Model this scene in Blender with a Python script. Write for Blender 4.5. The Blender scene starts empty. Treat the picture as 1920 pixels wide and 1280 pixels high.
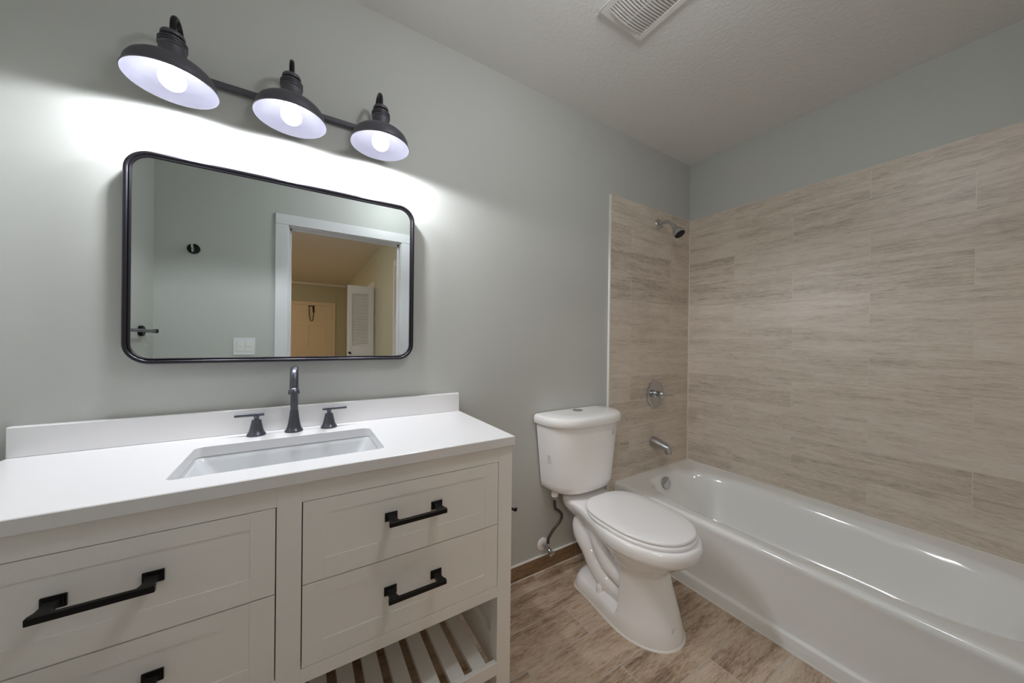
import bpy, bmesh, math, random
from mathutils import Vector, Matrix
S = bpy.context.scene
COL = S.collection
pi = math.pi

# ------------------------------------------------------------------ camera
CAM = Vector((0.0, -1.4009, 1.1793))
fwd = Vector((0.52931883, 0.84841941, -0.0024651))
rgt = Vector((0.84838256, -0.529263, 0.01130123))
upv = Vector((-0.0082835, 0.00807331, 0.9999331))
cd = bpy.data.cameras.new('camera')
cd.sensor_width = 36.0
cd.lens = 638.1436 * 36.0 / 1920.0
cd.clip_start = 0.01
cam = bpy.data.objects.new('camera', cd)
M3 = Matrix((rgt, upv, -fwd)).transposed()
cam.matrix_world = Matrix.Translation(CAM) @ M3.to_4x4()
COL.objects.link(cam)
S.camera = cam

# ------------------------------------------------------------------ world, exposure, lights
w = bpy.data.worlds.new('world'); S.world = w; w.use_nodes = True
w.node_tree.nodes['Background'].inputs[0].default_value = (0, 0, 0, 1)
w.node_tree.nodes['Background'].inputs[1].default_value = 0.15
S.view_settings.view_transform = 'Standard'
S.view_settings.look = 'None'
S.view_settings.gamma = 1.0
S.view_settings.use_curve_mapping = False
S.view_settings.exposure = 0.30
S.cycles.use_denoising = True
S.cycles.denoiser = 'OPENIMAGEDENOISE'
S.cycles.max_bounces = 16
S.cycles.diffuse_bounces = 10
S.cycles.glossy_bounces = 8
S.cycles.sample_clamp_indirect = 8.0
S.cycles.caustics_reflective = False
S.cycles.caustics_refractive = False

BULB_E = 3.0         # glow of the three visible bulbs
SPOT_W = 11.5        # what each shaded lamp throws downwards
HALL_FILL_E = 34.0       # unseen fill lamp added in the hallway near the doorway
FILL_GLOBE_E = 33.0       # unseen fill globe added on the bathroom ceiling
HALL_E = 66.0        # warm hallway ceiling lamp

# dimensions (metres); vanity wall is y=0, room extends to y=-1.524
XL, XR, YF, H = -0.745, 2.3597, -1.524, 2.44
HX, HY = 0.93, -7.62           # hallway right wall, far wall
DX0, DX1, DZ = -0.072, 0.70, 1.968

# ------------------------------------------------------------------ helpers
def mat(name, col, rough=0.5, metal=0.0, coat=0.0, spec=0.5):
    m = bpy.data.materials.new(name); m.use_nodes = True
    b = m.node_tree.nodes['Principled BSDF']
    b.inputs['Base Color'].default_value = (*[lin(c) for c in col], 1)
    b.inputs['Roughness'].default_value = rough
    b.inputs['Metallic'].default_value = metal
    b.inputs['Coat Weight'].default_value = coat
    b.inputs['Coat Roughness'].default_value = 0.05
    b.inputs['Specular IOR Level'].default_value = spec
    return m
def lin(c):
    c = c / 255.0
    return c / 12.92 if c <= 0.04045 else ((c + 0.055) / 1.055) ** 2.4
def N(m, t, **kw):
    n = m.node_tree.nodes.new(t)
    for k, v in kw.items():
        if k in n.bl_rna.properties.keys(): setattr(n, k, v)
        else: n.inputs[k].default_value = v
    return n
def L(m, a, b): m.node_tree.links.new(a, b)
def bump_noise(m, scale=120, strength=0.1, dist=0.001, detail=3, stretch=None, var=None):
    b = m.node_tree.nodes['Principled BSDF']
    tc = N(m, 'ShaderNodeTexCoord')
    mp = N(m, 'ShaderNodeMapping')
    if stretch: mp.inputs['Scale'].default_value = stretch
    L(m, tc.outputs['Object'], mp.inputs['Vector'])
    no = N(m, 'ShaderNodeTexNoise', Scale=scale, Detail=detail)
    L(m, mp.outputs[0], no.inputs['Vector'])
    bp = N(m, 'ShaderNodeBump', Strength=strength, Distance=dist)
    L(m, no.outputs['Fac'], bp.inputs['Height'])
    L(m, bp.outputs[0], b.inputs['Normal'])
    if var:
        n2 = N(m, 'ShaderNodeTexNoise', Scale=var[0], Detail=2.0)
        L(m, tc.outputs['Object'], n2.inputs['Vector'])
        hs = N(m, 'ShaderNodeHueSaturation')
        hs.inputs['Color'].default_value = b.inputs['Base Color'].default_value
        mr = N(m, 'ShaderNodeMapRange'); mr.inputs[3].default_value = 1 - var[1]; mr.inputs[4].default_value = 1 + var[1]
        L(m, n2.outputs['Fac'], mr.inputs[0]); L(m, mr.outputs[0], hs.inputs['Value'])
        L(m, hs.outputs[0], b.inputs['Base Color'])
    return m
def knockdown(m):
    b = m.node_tree.nodes['Principled BSDF']
    tc = N(m, 'ShaderNodeTexCoord')
    v = N(m, 'ShaderNodeTexNoise', Scale=55.0, Detail=4.0, Distortion=0.6)
    L(m, tc.outputs['Object'], v.inputs['Vector'])
    cr = N(m, 'ShaderNodeValToRGB'); cr.color_ramp.elements[0].position = 0.45; cr.color_ramp.elements[1].position = 0.6
    L(m, v.outputs['Fac'], cr.inputs[0])
    bp = N(m, 'ShaderNodeBump', Strength=0.25, Distance=0.002)
    L(m, cr.outputs[0], bp.inputs['Height']); L(m, bp.outputs[0], b.inputs['Normal'])
    return m
def plank(name, ax_u, ax_v, u0, v0, off, cols, grout, rough, grain=1.0, rowh=0.1535, bumps=0.3, patch=0.42, mort=0.0013):
    """wood-look tile: rows of height rowh along v, 0.61 long along u, running bond"""
    m = bpy.data.materials.new(name); m.use_nodes = True
    b = m.node_tree.nodes['Principled BSDF']
    tc = N(m, 'ShaderNodeTexCoord'); sp = N(m, 'ShaderNodeSeparateXYZ')
    L(m, tc.outputs['Object'], sp.inputs[0])
    def axis(ax, o):
        a = N(m, 'ShaderNodeMath', operation='MULTIPLY_ADD')
        a.inputs[1].default_value = -1.0 if ax[0] == '-' else 1.0
        a.inputs[2].default_value = o
        L(m, sp.outputs['xyz'.index(ax[-1])], a.inputs[0]); return a.outputs[0]
    u = axis(ax_u, u0); v = axis(ax_v, v0)
    cb = N(m, 'ShaderNodeCombineXYZ'); L(m, u, cb.inputs[0]); L(m, v, cb.inputs[1])
    def brick(c1, c2, cm):
        t = N(m, 'ShaderNodeTexBrick')
        t.offset = off; t.offset_frequency = 2; t.squash = 1.0
        t.inputs['Scale'].default_value = 1.0
        t.inputs['Mortar Size'].default_value = mort
        t.inputs['Mortar Smooth'].default_value = 0.15
        t.inputs['Brick Width'].default_value = 0.61
        t.inputs['Row Height'].default_value = rowh
        t.inputs['Color1'].default_value = c1; t.inputs['Color2'].default_value = c2; t.inputs['Mortar'].default_value = cm
        L(m, cb.outputs[0], t.inputs['Vector']); return t
    rnd = brick((0, 0, 0, 1), (1, 1, 1, 1), (0, 0, 0, 1))
    # grain coordinates, shifted per tile
    sh = N(m, 'ShaderNodeMath', operation='MULTIPLY'); sh.inputs[1].default_value = 37.0
    L(m, rnd.outputs['Color'], sh.inputs[0])
    def grainc(su, sv):
        a = N(m, 'ShaderNodeMath', operation='MULTIPLY'); a.inputs[1].default_value = su; L(m, u, a.inputs[0])
        c = N(m, 'ShaderNodeMath', operation='MULTIPLY'); c.inputs[1].default_value = sv; L(m, v, c.inputs[0])
        cc = N(m, 'ShaderNodeCombineXYZ'); L(m, a.outputs[0], cc.inputs[0]); L(m, c.outputs[0], cc.inputs[1]); L(m, sh.outputs[0], cc.inputs[2])
        return cc.outputs[0]
    n1 = N(m, 'ShaderNodeTexNoise', Scale=1.0, Detail=5.0, Distortion=0.5); L(m, grainc(2.2, 30), n1.inputs['Vector'])
    n2 = N(m, 'ShaderNodeTexNoise', Scale=1.0, Detail=6.0, Distortion=0.4); n2.inputs['Roughness'].default_value = 0.65; L(m, grainc(34, 330), n2.inputs['Vector'])
    n3 = N(m, 'ShaderNodeTexNoise', Scale=1.0, Detail=3.0); L(m, grainc(13, 95), n3.inputs['Vector'])
    def mth(op, a, b_):
        x = N(m, 'ShaderNodeMath', operation=op)
        for i, q in enumerate((a, b_)):
            if isinstance(q, (int, float)): x.inputs[i].default_value = q
            else: L(m, q, x.inputs[i])
        return x.outputs[0]
    f = mth('ADD', mth('MULTIPLY', n1.outputs['Fac'], 0.6), mth('MULTIPLY', n2.outputs['Fac'], 0.9 * grain))
    f = mth('ADD', f, mth('MULTIPLY', n3.outputs['Fac'], 0.45 * grain))
    f = mth('ADD', f, mth('MULTIPLY', mth('SUBTRACT', rnd.outputs['Color'], 0.5), 0.16))
    if patch:
        n4 = N(m, 'ShaderNodeTexNoise', Scale=1.0, Detail=4.0); L(m, grainc(3.5, 13), n4.inputs['Vector'])
        f = mth('ADD', f, mth('MULTIPLY', mth('SUBTRACT', n4.outputs['Fac'], 0.5), patch))
    f = mth('DIVIDE', f, 0.6 + 0.9 * grain + 0.45 * grain)
    cr = N(m, 'ShaderNodeValToRGB')
    el = cr.color_ramp.elements
    ps = [0.33, 0.44, 0.52, 0.66]
    while len(el) < 4: el.new(0.5)
    for e, p_, c in zip(el, ps, cols): e.position = p_; e.color = (*[lin(x) for x in c], 1)
    L(m, f, cr.inputs[0])
    mx = N(m, 'ShaderNodeMix', data_type='RGBA')
    L(m, rnd.outputs['Fac'], mx.inputs[0]); L(m, cr.outputs[0], mx.inputs[6]); mx.inputs[7].default_value = (*[lin(x) for x in grout], 1)
    L(m, mx.outputs[2], b.inputs['Base Color'])
    b.inputs['Roughness'].default_value = rough
    h = mth('SUBTRACT', mth('MULTIPLY', n2.outputs['Fac'], 0.25), rnd.outputs['Fac'])
    bp = N(m, 'ShaderNodeBump', Strength=bumps, Distance=0.001); L(m, h, bp.inputs['Height']); L(m, bp.outputs[0], b.inputs['Normal'])
    return m

def obj(name, bm, m=None, parent=None, smooth=None, label=None):
    """link a bmesh as one object; smooth = auto-smooth angle in degrees"""
    me = bpy.data.meshes.new(name)
    bmesh.ops.recalc_face_normals(bm, faces=bm.faces)
    if smooth:
        a = math.radians(smooth)
        for f in bm.faces: f.smooth = True
        for e in bm.edges:
            e.smooth = not (len(e.link_faces) != 2 or e.calc_face_angle(0) > a)
    bm.to_mesh(me); bm.free()
    if m:
        for x in (m if isinstance(m, (list, tuple)) else [m]): me.materials.append(x)
    o = bpy.data.objects.new(name, me); COL.objects.link(o)
    if parent:
        o.parent = parent
        loc = Vector((0, 0, 0)); p_ = parent
        while p_: loc += p_.location; p_ = p_.parent
        o.location = -loc if any(loc) else (0, 0, 0)
        # geometry is written in world coordinates; object offset cancels the parents' positions
    if label: o['label'] = label
    return o
def thing(name, label, cat, loc=(0, 0, 0), group=None):
    o = bpy.data.objects.new(name, None); COL.objects.link(o); o.location = loc
    o.empty_display_size = 0.05
    o['label'] = label; o['category'] = cat
    if group: o['group'] = group
    return o
def tag(o, label, cat, group=None):
    o['label'] = label; o['category'] = cat
    if group: o['group'] = group
    return o
def struct(o): o['kind'] = 'structure'; return o
def box(bm, a, b, bev=0.0, seg=1, mi=0):
    lo = [min(p, q) for p, q in zip(a, b)]; hi = [max(p, q) for p, q in zip(a, b)]
    vs = [bm.verts.new((x, y, z)) for x in (lo[0], hi[0]) for y in (lo[1], hi[1]) for z in (lo[2], hi[2])]
    fs = [bm.faces.new([vs[i] for i in q]) for q in ((0, 1, 3, 2), (4, 6, 7, 5), (0, 4, 5, 1), (2, 3, 7, 6), (0, 2, 6, 4), (1, 5, 7, 3))]
    for f in fs: f.material_index = mi
    if bev > 0:
        es = list({e for f in fs for e in f.edges})
        bmesh.ops.bevel(bm, geom=es, offset=bev, segments=seg, affect='EDGES', profile=0.5)
def B(*args, **kw):
    bm = bmesh.new(); box(bm, *args, **kw); return bm
def loft(bm, rings, cap0=True, cap1=True, closed=True, mi=0):
    R = [[bm.verts.new(p) for p in r] for r in rings]
    n = len(R[0])
    for i in range(len(R) - 1):
        for j in range(n if closed else n - 1):
            k = (j + 1) % n
            f = bm.faces.new((R[i][j], R[i][k], R[i + 1][k], R[i + 1][j])); f.material_index = mi
    if cap0: bm.faces.new(R[0]).material_index = mi
    if cap1: bm.faces.new(list(reversed(R[-1]))).material_index = mi
    return R
def lathe(bm, prof, origin=(0, 0, 0), axis=(0, 0, 1), seg=48, mi=0, cap0=True, cap1=True):
    """prof = [(radius, height)]"""
    ax = Vector(axis).normalized(); t = Vector((1, 0, 0)) if abs(ax.x) < 0.9 else Vector((0, 1, 0))
    e1 = ax.cross(t).normalized(); e2 = ax.cross(e1); o = Vector(origin)
    rings = [[o + ax * h + (e1 * math.cos(2 * pi * k / seg) + e2 * math.sin(2 * pi * k / seg)) * max(r, 1e-5) for k in range(seg)] for r, h in prof]
    loft(bm, rings, cap0, cap1, True, mi)
def smooth_path(pts, n=8):
    P = [Vector(p) for p in pts]; out = []
    for i in range(len(P) - 1):
        p0 = P[max(i - 1, 0)]; p1 = P[i]; p2 = P[i + 1]; p3 = P[min(i + 2, len(P) - 1)]
        for k in range(n):
            t = k / n
            out.append(0.5 * ((2 * p1) + (p2 - p0) * t + (2 * p0 - 5 * p1 + 4 * p2 - p3) * t * t + (3 * p1 - p0 - 3 * p2 + p3) * t ** 3))
    out.append(P[-1]); return out
def tube(bm, path, rad, seg=16, mi=0, cap=True):
    P = [Vector(p) for p in path]
    if not hasattr(rad, '__len__'): rad = [rad] * len(P)
    t = (P[1] - P[0]).normalized(); ref = Vector((0, 0, 1)) if abs(t.z) < 0.9 else Vector((1, 0, 0))
    nrm = t.cross(ref).normalized(); rings = []
    for i, p in enumerate(P):
        tt = (P[min(i + 1, len(P) - 1)] - P[max(i - 1, 0)]).normalized()
        nrm = (nrm - tt * nrm.dot(tt)).normalized(); bn = tt.cross(nrm)
        rings.append([p + (nrm * math.cos(2 * pi * k / seg) + bn * math.sin(2 * pi * k / seg)) * rad[i] for k in range(seg)])
    loft(bm, rings, cap, cap, True, mi)
def rrect(x0, x1, y0, y1, r, n=8):
    """rounded rectangle outline, counter-clockwise"""
    out = []
    for cx, cy, a0 in ((x1 - r, y1 - r, 0), (x0 + r, y1 - r, 90), (x0 + r, y0 + r, 180), (x1 - r, y0 + r, 270)):
        for k in range(n + 1):
            a = math.radians(a0 + 90 * k / n); out.append((cx + r * math.cos(a), cy + r * math.sin(a)))
    return out
def interp(tab, z):
    """tab rows sorted by key"""
    if z <= tab[0][0]: return tab[0][1:]
    for a, b in zip(tab, tab[1:]):
        if z <= b[0]:
            t = (z - a[0]) / (b[0] - a[0]); t = t * t * (3 - 2 * t) * 0.5 + t * 0.5
            return tuple(p + (q - p) * t for p, q in zip(a[1:], b[1:]))
    return tab[-1][1:]
def sstep(a, b, x):
    t = min(1, max(0, (x - a) / (b - a))); return t * t * (3 - 2 * t)

# ------------------------------------------------------------------ materials
M = {}
M['wall'] = bump_noise(mat('wall_paint', (190, 192, 188), 0.45, spec=0.35), 260, 0.10, 0.0008, 3, var=(3, 0.01))
M['ceil'] = knockdown(mat('ceiling_paint', (228, 227, 225), 0.8))
M['hallwall'] = bump_noise(mat('hall_paint', (186, 188, 172), 0.6), 200, 0.1)
WT = [(158, 145, 131), (194, 182, 167), (210, 198, 184), (222, 213, 201)]
M['tile_back'] = plank('wood_look_wall_tile', 'x', 'z', -2.13 + 6.1, -2.044 + 0.1535 * 14, 0.659, WT, (222, 212, 198), 0.36)
M['tile_right'] = plank('wood_look_wall_tile_long', '-y', 'z', -0.305 + 6.1, -2.044 + 0.1535 * 14, 0.5, WT, (214, 204, 192), 0.36)
M['tile_front'] = M['tile_back']
FT = [(112, 90, 72), (166, 143, 121), (194, 173, 152), (212, 196, 178)]
M['floor'] = plank('wood_look_floor_tile', 'x', 'y', -1.006 + 6.1, 0.253 + 0.1555 * 80, 0.5, FT, (186, 180, 172), 0.35, 1.3, 0.1555, 0.4, 0.9, 0.0024)
BT = [(92, 68, 48), (128, 100, 74), (150, 122, 94), (168, 142, 116)]
M['base_tile'] = plank('wood_look_base_tile', 'x', 'z', -0.99 + 6.1, 0.3, 0.5, BT, (190, 182, 170), 0.35, 1.2, 0.4, 0.3, 0.5)
M['cab'] = bump_noise(mat('cabinet_paint', (238, 237, 234), 0.38), 90, 0.03, 0.0005)
M['counter'] = bump_noise(mat('quartz_white', (229, 228, 229), 0.22), 400, 0.01, 0.0002)
M['porc'] = mat('white_porcelain', (245, 244, 244), 0.08, coat=0.3)
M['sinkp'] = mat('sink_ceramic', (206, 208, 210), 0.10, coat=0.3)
M['tub'] = mat('white_enamel', (240, 241, 240), 0.10, coat=0.3)
M['seat'] = mat('white_plastic_gloss', (243, 242, 243), 0.16)
M['black'] = bump_noise(mat('oil_rubbed_black', (24, 23, 24), 0.38, 0.55), 60, 0.05)
M['shade'] = mat('dark_graphite_enamel', (84, 82, 90), 0.42, 0.25)
M['shade_in'] = mat('pale_enamel_inside', (196, 196, 214), 0.35)
M['faucet'] = bump_noise(mat('brushed_dark_bronze', (92, 94, 102), 0.30, 0.7), 80, 0.05)
M['chrome'] = mat('chrome', (200, 200, 202), 0.10, 1.0)
M['chrome_dark'] = mat('chrome_satin', (196, 196, 198), 0.32, 1.0)
M['rubber'] = mat('black_rubber', (14, 14, 15), 0.6)
M['white'] = mat('white_trim_paint', (222, 222, 226), 0.35)
M['caulk'] = mat('white_caulk', (228, 226, 222), 0.5)
M['plastic'] = mat('white_plastic', (226, 224, 220), 0.4)
M['hose'] = bump_noise(mat('braided_hose', (92, 86, 82), 0.4, 0.8), 500, 0.6, 0.001)
M['dark'] = mat('shade_black', (8, 8, 8), 0.9)
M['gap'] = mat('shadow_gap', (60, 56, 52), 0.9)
M['frame'] = mat('mirror_frame_black', (50, 48, 54), 0.30, 0.7)
M['glass'] = mat('mirror_glass', (232, 238, 236), 0.0, 1.0)
M['ink'] = mat('grey_ink', (110, 110, 112), 0.6)
M['decal'] = mat('clear_sticker', (236, 236, 236), 0.3)
M['door'] = mat('door_paint', (226, 214, 196), 0.45)
M['brass'] = mat('dark_knob', (40, 36, 32), 0.35, 0.8)
def emis(name, col, e):
    m = bpy.data.materials.new(name); m.use_nodes = True
    nt = m.node_tree; b = nt.nodes['Principled BSDF']
    b.inputs['Emission Color'].default_value = (*col, 1); b.inputs['Emission Strength'].default_value = e
    b.inputs['Base Color'].default_value = (0.9, 0.9, 0.9, 1)
    return m
M['bulb'] = emis('lit_bulb', (0.97, 0.96, 1.0), BULB_E)
M['hallfill'] = emis('hall_fill_glass', (1.0, 0.93, 0.86), HALL_FILL_E)
M['globe'] = emis('fill_globe_glass', (0.94, 0.97, 1.0), FILL_GLOBE_E)
M['halllamp'] = emis('warm_lamp_glass', (1.0, 0.66, 0.36), HALL_E)

# ------------------------------------------------------------------ room shell
T = 0.12
struct(obj('floor', B((XL - T, HY - T, -0.1), (XR + T, T, 0)), M['floor']))
struct(obj('wall_back', B((XL - T, 0, 0), (XR + T, T, H)), M['wall']))
struct(obj('wall_right', B((XR, YF - T, 0), (XR + T, 0, H)), M['wall']))
struct(obj('wall_left', B((XL - T, YF - T, 0), (XL, 0, H)), M['wall']))
bm = bmesh.new()
box(bm, (XL, YF - T, 0), (DX0 - 0.02, YF, H)); box(bm, (DX1 + 0.02, YF - T, 0), (XR, YF, H)); box(bm, (DX0 - 0.02, YF - T, DZ + 0.02), (DX1 + 0.02, YF, H))
struct(obj('wall_front', bm, M['wall']))
struct(obj('ceiling', B((-2.9, HY - T, H), (XR + T, T, H + 0.1)), M['ceil']))
# hallway shell seen in the mirror
struct(obj('wall_hall_right', B((HX, HY, 0), (HX + T, YF - T, H)), M['hallwall']))
struct(obj('wall_hall_far', B((-2.9, HY - T, 0), (HX + T, HY, H)), M['hallwall']))
struct(obj('wall_hall_left', B((-2.9, HY, 0), (-2.78, YF - T, H)), M['hallwall']))
struct(obj('wall_hall_near', B((-2.9, YF - T, 0), (XL - T, YF, H)), M['hallwall']))
struct(obj('floor_hall', B((-2.9, HY - T, -0.1), (XL - T, YF - T, 0)), M['floor']))

# tile cladding around the tub
TX, TZ, TT = 1.545, 2.044, 0.010
struct(obj('trim_1', B((TX, -TT, 0), (XR, 0.001, TZ), bev=0.0), M['tile_back']))
struct(obj('trim_2', B((XR - TT, YF, 0), (XR + 0.001, -TT, TZ)), M['tile_right']))
struct(obj('trim_3', B((1.60, YF, 0), (XR - TT, YF + TT, TZ)), M['tile_front']))
# white edge bead beside the tile, caulk lines
struct(obj('trim_4', B((TX - 0.010, -0.012, 0.0), (TX, 0.001, TZ + 0.002), bev=0.002), M['caulk'], smooth=40))
struct(obj('trim_5', B((XR - TT - 0.003, -TT - 0.003, 0.35), (XR - TT, -TT, TZ)), M['caulk']))

# tiled baseboard strip
struct(obj('baseboard_back', B((XL, -0.010, 0), (TX - 0.010, 0.001, 0.0745), bev=0.0008), M['base_tile']))
struct(obj('baseboard_left', B((XL, YF, 0), (XL + 0.010, -0.010, 0.0745)), M['base_tile']))
struct(obj('trim_6', B((XL, -0.012, 0.0745), (TX - 0.010, 0.001, 0.0785), bev=0.001), M['caulk']))
bm = bmesh.new()
box(bm, (XL + 0.010, -0.0125, 0.0), (TX - 0.010, -0.010, 0.0025))
struct(obj('trim_7', bm, M['caulk']))

# door casing and jamb of the bathroom doorway (seen in the mirror)
bm = bmesh.new()
cw = 0.076
for y0, y1 in ((YF, YF + 0.016), (YF - T - 0.016, YF - T)):
    box(bm, (DX0 - cw, y0, 0), (DX0, y1, DZ + 0.002), bev=0.003); box(bm, (DX1, y0, 0), (DX1 + cw, y1, DZ + 0.002), bev=0.003)
    box(bm, (DX0 - cw, y0, DZ + 0.002), (DX1 + cw, y1, DZ + cw), bev=0.003)
struct(obj('trim_8', bm, M['white'], smooth=40))
bm = bmesh.new()
box(bm, (DX0 - 0.02, YF - T, 0), (DX0 + 0.006, YF, DZ)); box(bm, (DX1 - 0.006, YF - T, 0), (DX1 + 0.02, YF, DZ)); box(bm, (DX0 - 0.02, YF - T, DZ - 0.006), (DX1 + 0.02, YF, DZ + 0.02))
# door stop
box(bm, (DX0 + 0.006, YF - 0.075, 0), (DX0 + 0.018, YF - 0.045, DZ - 0.006)); box(bm, (DX1 - 0.018, YF - 0.075, 0), (DX1 - 0.006, YF - 0.045, DZ - 0.006))
box(bm, (DX0 + 0.006, YF - 0.075, DZ - 0.018), (DX1 - 0.006, YF - 0.045, DZ - 0.006))
struct(obj('trim_9', bm, M['white']))

# ------------------------------------------------------------------ vanity cabinet
VX0, VX1, VY, VZ = -0.616, 0.592, -0.462, 0.842
FX = [(-0.566, -0.0412), (0.0078, 0.5416)]
RZ = [(0.5942, 0.793), (0.3968, 0.5942)]
van = thing('bathroom_vanity', 'off-white shaker vanity cabinet with four drawers and slatted bottom shelf', 'vanity', (-0.012, -0.24, 0))
bm = bmesh.new()
ft = 0.02
# face frame
for x0, x1 in ((VX0, FX[0][0]), (FX[1][1], VX1)):
    box(bm, (x0, VY + 0.045, 0), (x1, VY, VZ), bev=0.0012)
box(bm, (FX[0][1], VY + ft, 0.152), (FX[1][0], VY, VZ), bev=0.0008)
for a, b_ in FX:
    box(bm, (a, VY + ft, 0.793), (b_, VY + 0.0006, VZ), bev=0.0006)
    box(bm, (a, VY + ft, 0.3616), (b_, VY + 0.0006, 0.3968), bev=0.0006)
for x0, x1 in ((VX0, FX[0][0]), (FX[1][1], VX1)):
    box(bm, (x0, -0.002, 0), (x1, -0.047, VZ))
obj('face_frame', bm, M['cab'], van, smooth=30)
for x0, x1 in ((VX0 + 0.004, VX0 + 0.022), (VX1 - 0.022, VX1 - 0.004)):
    bm = bmesh.new()
    box(bm, (x0, VY + 0.045, 0.10), (x1, -0.047, VZ))
    s = 1 if x0 < 0 else -1
    box(bm, (x0 + s * 0.018 if x0 < 0 else x0 - 0.02, VY + 0.045, 0.10), (x0 + s * 0.018 + 0.02 if x0 < 0 else x0, -0.047, 0.20), bev=0.001)
    obj('side_panel', bm, M['cab'], van, smooth=30)
obj('back_panel', B((VX0 + 0.03, -0.012, 0.36), (VX1 - 0.03, -0.004, VZ - 0.03)), M['cab'], van)
obj('drawer_bay_floor', B((VX0 + 0.022, VY + ft, 0.3616), (VX1 - 0.022, -0.012, 0.372)), M['cab'], van)
# thin sheet behind the drawer gaps, coloured dark for the shade inside
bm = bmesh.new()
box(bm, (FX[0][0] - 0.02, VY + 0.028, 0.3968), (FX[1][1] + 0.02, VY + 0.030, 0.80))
obj('drawer_bay_shade', bm, M['gap'], van)
def drawer(x0, x1, z0, z1, lab):
    g = 0.0022
    x0 += g; x1 -= g; z0 += g * 0.7; z1 -= g * 0.7
    yf = VY + 0.0004
    bm = bmesh.new()
    st, rt, rb, dp = 0.046, 0.036, 0.050, 0.0016
    # four frame members
    box(bm, (x0, yf + 0.018, z0), (x0 + st, yf, z1), bev=0.0006); box(bm, (x1 - st, yf + 0.018, z0), (x1, yf, z1), bev=0.0006)
    box(bm, (x0 + st, yf + 0.018, z1 - rt), (x1 - st, yf + 0.0001, z1)); box(bm, (x0 + st, yf + 0.018, z0), (x1 - st, yf + 0.0001, z0 + rb))
    box(bm, (x0 + st - 0.002, yf + 0.018, z0 + rb - 0.002), (x1 - st + 0.002, yf + dp, z1 - rt + 0.002))
    d = obj('drawer', bm, M['cab'], van, smooth=30, label=lab)
    cx = (x0 + x1) / 2; zc = 0.705 + (z0 - 0.5942) if z0 > 0.55 else 0.5075 + (z0 - 0.3968)
    yb = yf + dp; bm = bmesh.new(); hw = 0.077; yo = -0.506
    for s in (-1, 1):
        xc = cx + s * (hw - 0.014)
        for (hx, hz, ya, yb_) in ((0.016, 0.0115, yb, yb - 0.004), (0.013, 0.009, yb - 0.004, yb - 0.007), (0.010, 0.0065, yb - 0.007, yb - 0.010)):
            box(bm, (xc - hx, ya, zc - hz), (xc + hx, yb_, zc + hz), bev=0.0006)
        # flared post
        rings = []
        for t, hx, hz in ((0, 0.0095, 0.006), (0.3, 0.0085, 0.005), (0.7, 0.0095, 0.0052), (1, 0.013, 0.006)):
            y = (yb - 0.010) + (yo + 0.004 - (yb - 0.010)) * t; dz = 0.0
            rings.append([(xc - hx, y, zc - hz + dz), (xc + hx, y, zc - hz + dz), (xc + hx, y, zc + hz + dz), (xc - hx, y, zc + hz + dz)])
        loft(bm, rings)
    box(bm, (cx - hw, yo + 0.005, zc - 0.0062), (cx + hw, yo - 0.004, zc + 0.0062), bev=0.001)
    obj('drawer_pull', bm, M['black'], d, smooth=30, label='black bar pull')
for (a, b_), side in zip(FX, ('left', 'right')):
    for (z0, z1), lv in zip(RZ, ('upper', 'lower')):
        drawer(a, b_, z0, z1, None)
# slatted shelf
bm = bmesh.new()
box(bm, (VX0 + 0.05, VY + 0.016, 0.111), (VX1 - 0.05, VY, 0.152), bev=0.0012)
box(bm, (VX0 + 0.05, -0.03, 0.111), (VX1 - 0.05, -0.012, 0.152), bev=0.001)
obj('shelf_rail', bm, M['cab'], van, smooth=30)
x = 0.511
while x - 0.046 > VX0 + 0.04:
    obj('shelf_slat', B((x - 0.046, VY + 0.016, 0.134), (x, -0.03, 0.1515), bev=0.001), M['cab'], van, smooth=30)
    x -= 0.0722

# ------------------------------------------------------------------ countertop with sink cut-out
CX0, CX1, CY, CZ = -0.6187, 0.5942, -0.474, 0.871
SX0, SX1, SY0, SY1 = -0.244, 0.209, -0.392, -0.128
bm = bmesh.new()
nseg = 8
def square_match(ring, x0, x1, y0, y1):
    """project a rounded ring outwards to the enclosing rectangle"""
    out = []
    cx, cy = (x0 + x1) / 2, (y0 + y1) / 2
    n = len(ring); q = n // 4
    for c, (ex, ey) in enumerate(((x1, y1), (x0, y1), (x0, y0), (x1, y0))):
        for k in range(q):
            out.append((ex, ey) if k == q // 2 else None)
    for i in range(n):
        if out[i] is None:
            c = i // q; k = i % q; x, y = ring[i]
            if c == 0: out[i] = (x1, y) if k < q // 2 else (x, y1)
            if c == 1: out[i] = (x, y1) if k < q // 2 else (x0, y)
            if c == 2: out[i] = (x0, y) if k < q // 2 else (x, y0)
            if c == 3: out[i] = (x, y0) if k < q // 2 else (x1, y)
    return out
ri = rrect(SX0, SX1, SY0, SY1, 0.018, nseg)
e = 0.0018
def P3(r, z): return [(x, y, z) for x, y in r]
ro = square_match(ri, CX0, CX1, CY, -0.0005); roi = square_match(ri, CX0 + e, CX1 - e, CY + e, -0.0005)
rie = rrect(SX0 - e, SX1 + e, SY0 - e, SY1 + e, 0.019, nseg)
CB = 0.8421
rings = [P3(ri, CB), P3(ri, CZ - e), P3(rie, CZ), P3(roi, CZ), P3(ro, CZ - e), P3(ro, CB + 0.001), P3(roi, CB), P3(ri, CB)]
loft(bm, rings, False, False)
bmesh.ops.remove_doubles(bm, verts=bm.verts, dist=1e-6)
tag(obj('countertop', bm, M['counter'], smooth=35), 'white quartz countertop with rectangular sink cut-out on the vanity', 'countertop')
bm = bmesh.new()
box(bm, (CX0, -0.020, CZ), (CX1, -0.0005, 0.9488), bev=0.0022)
tag(obj('backsplash', bm, M['counter'], smooth=35), 'low white backsplash strip standing at the back of the countertop', 'backsplash')
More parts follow.
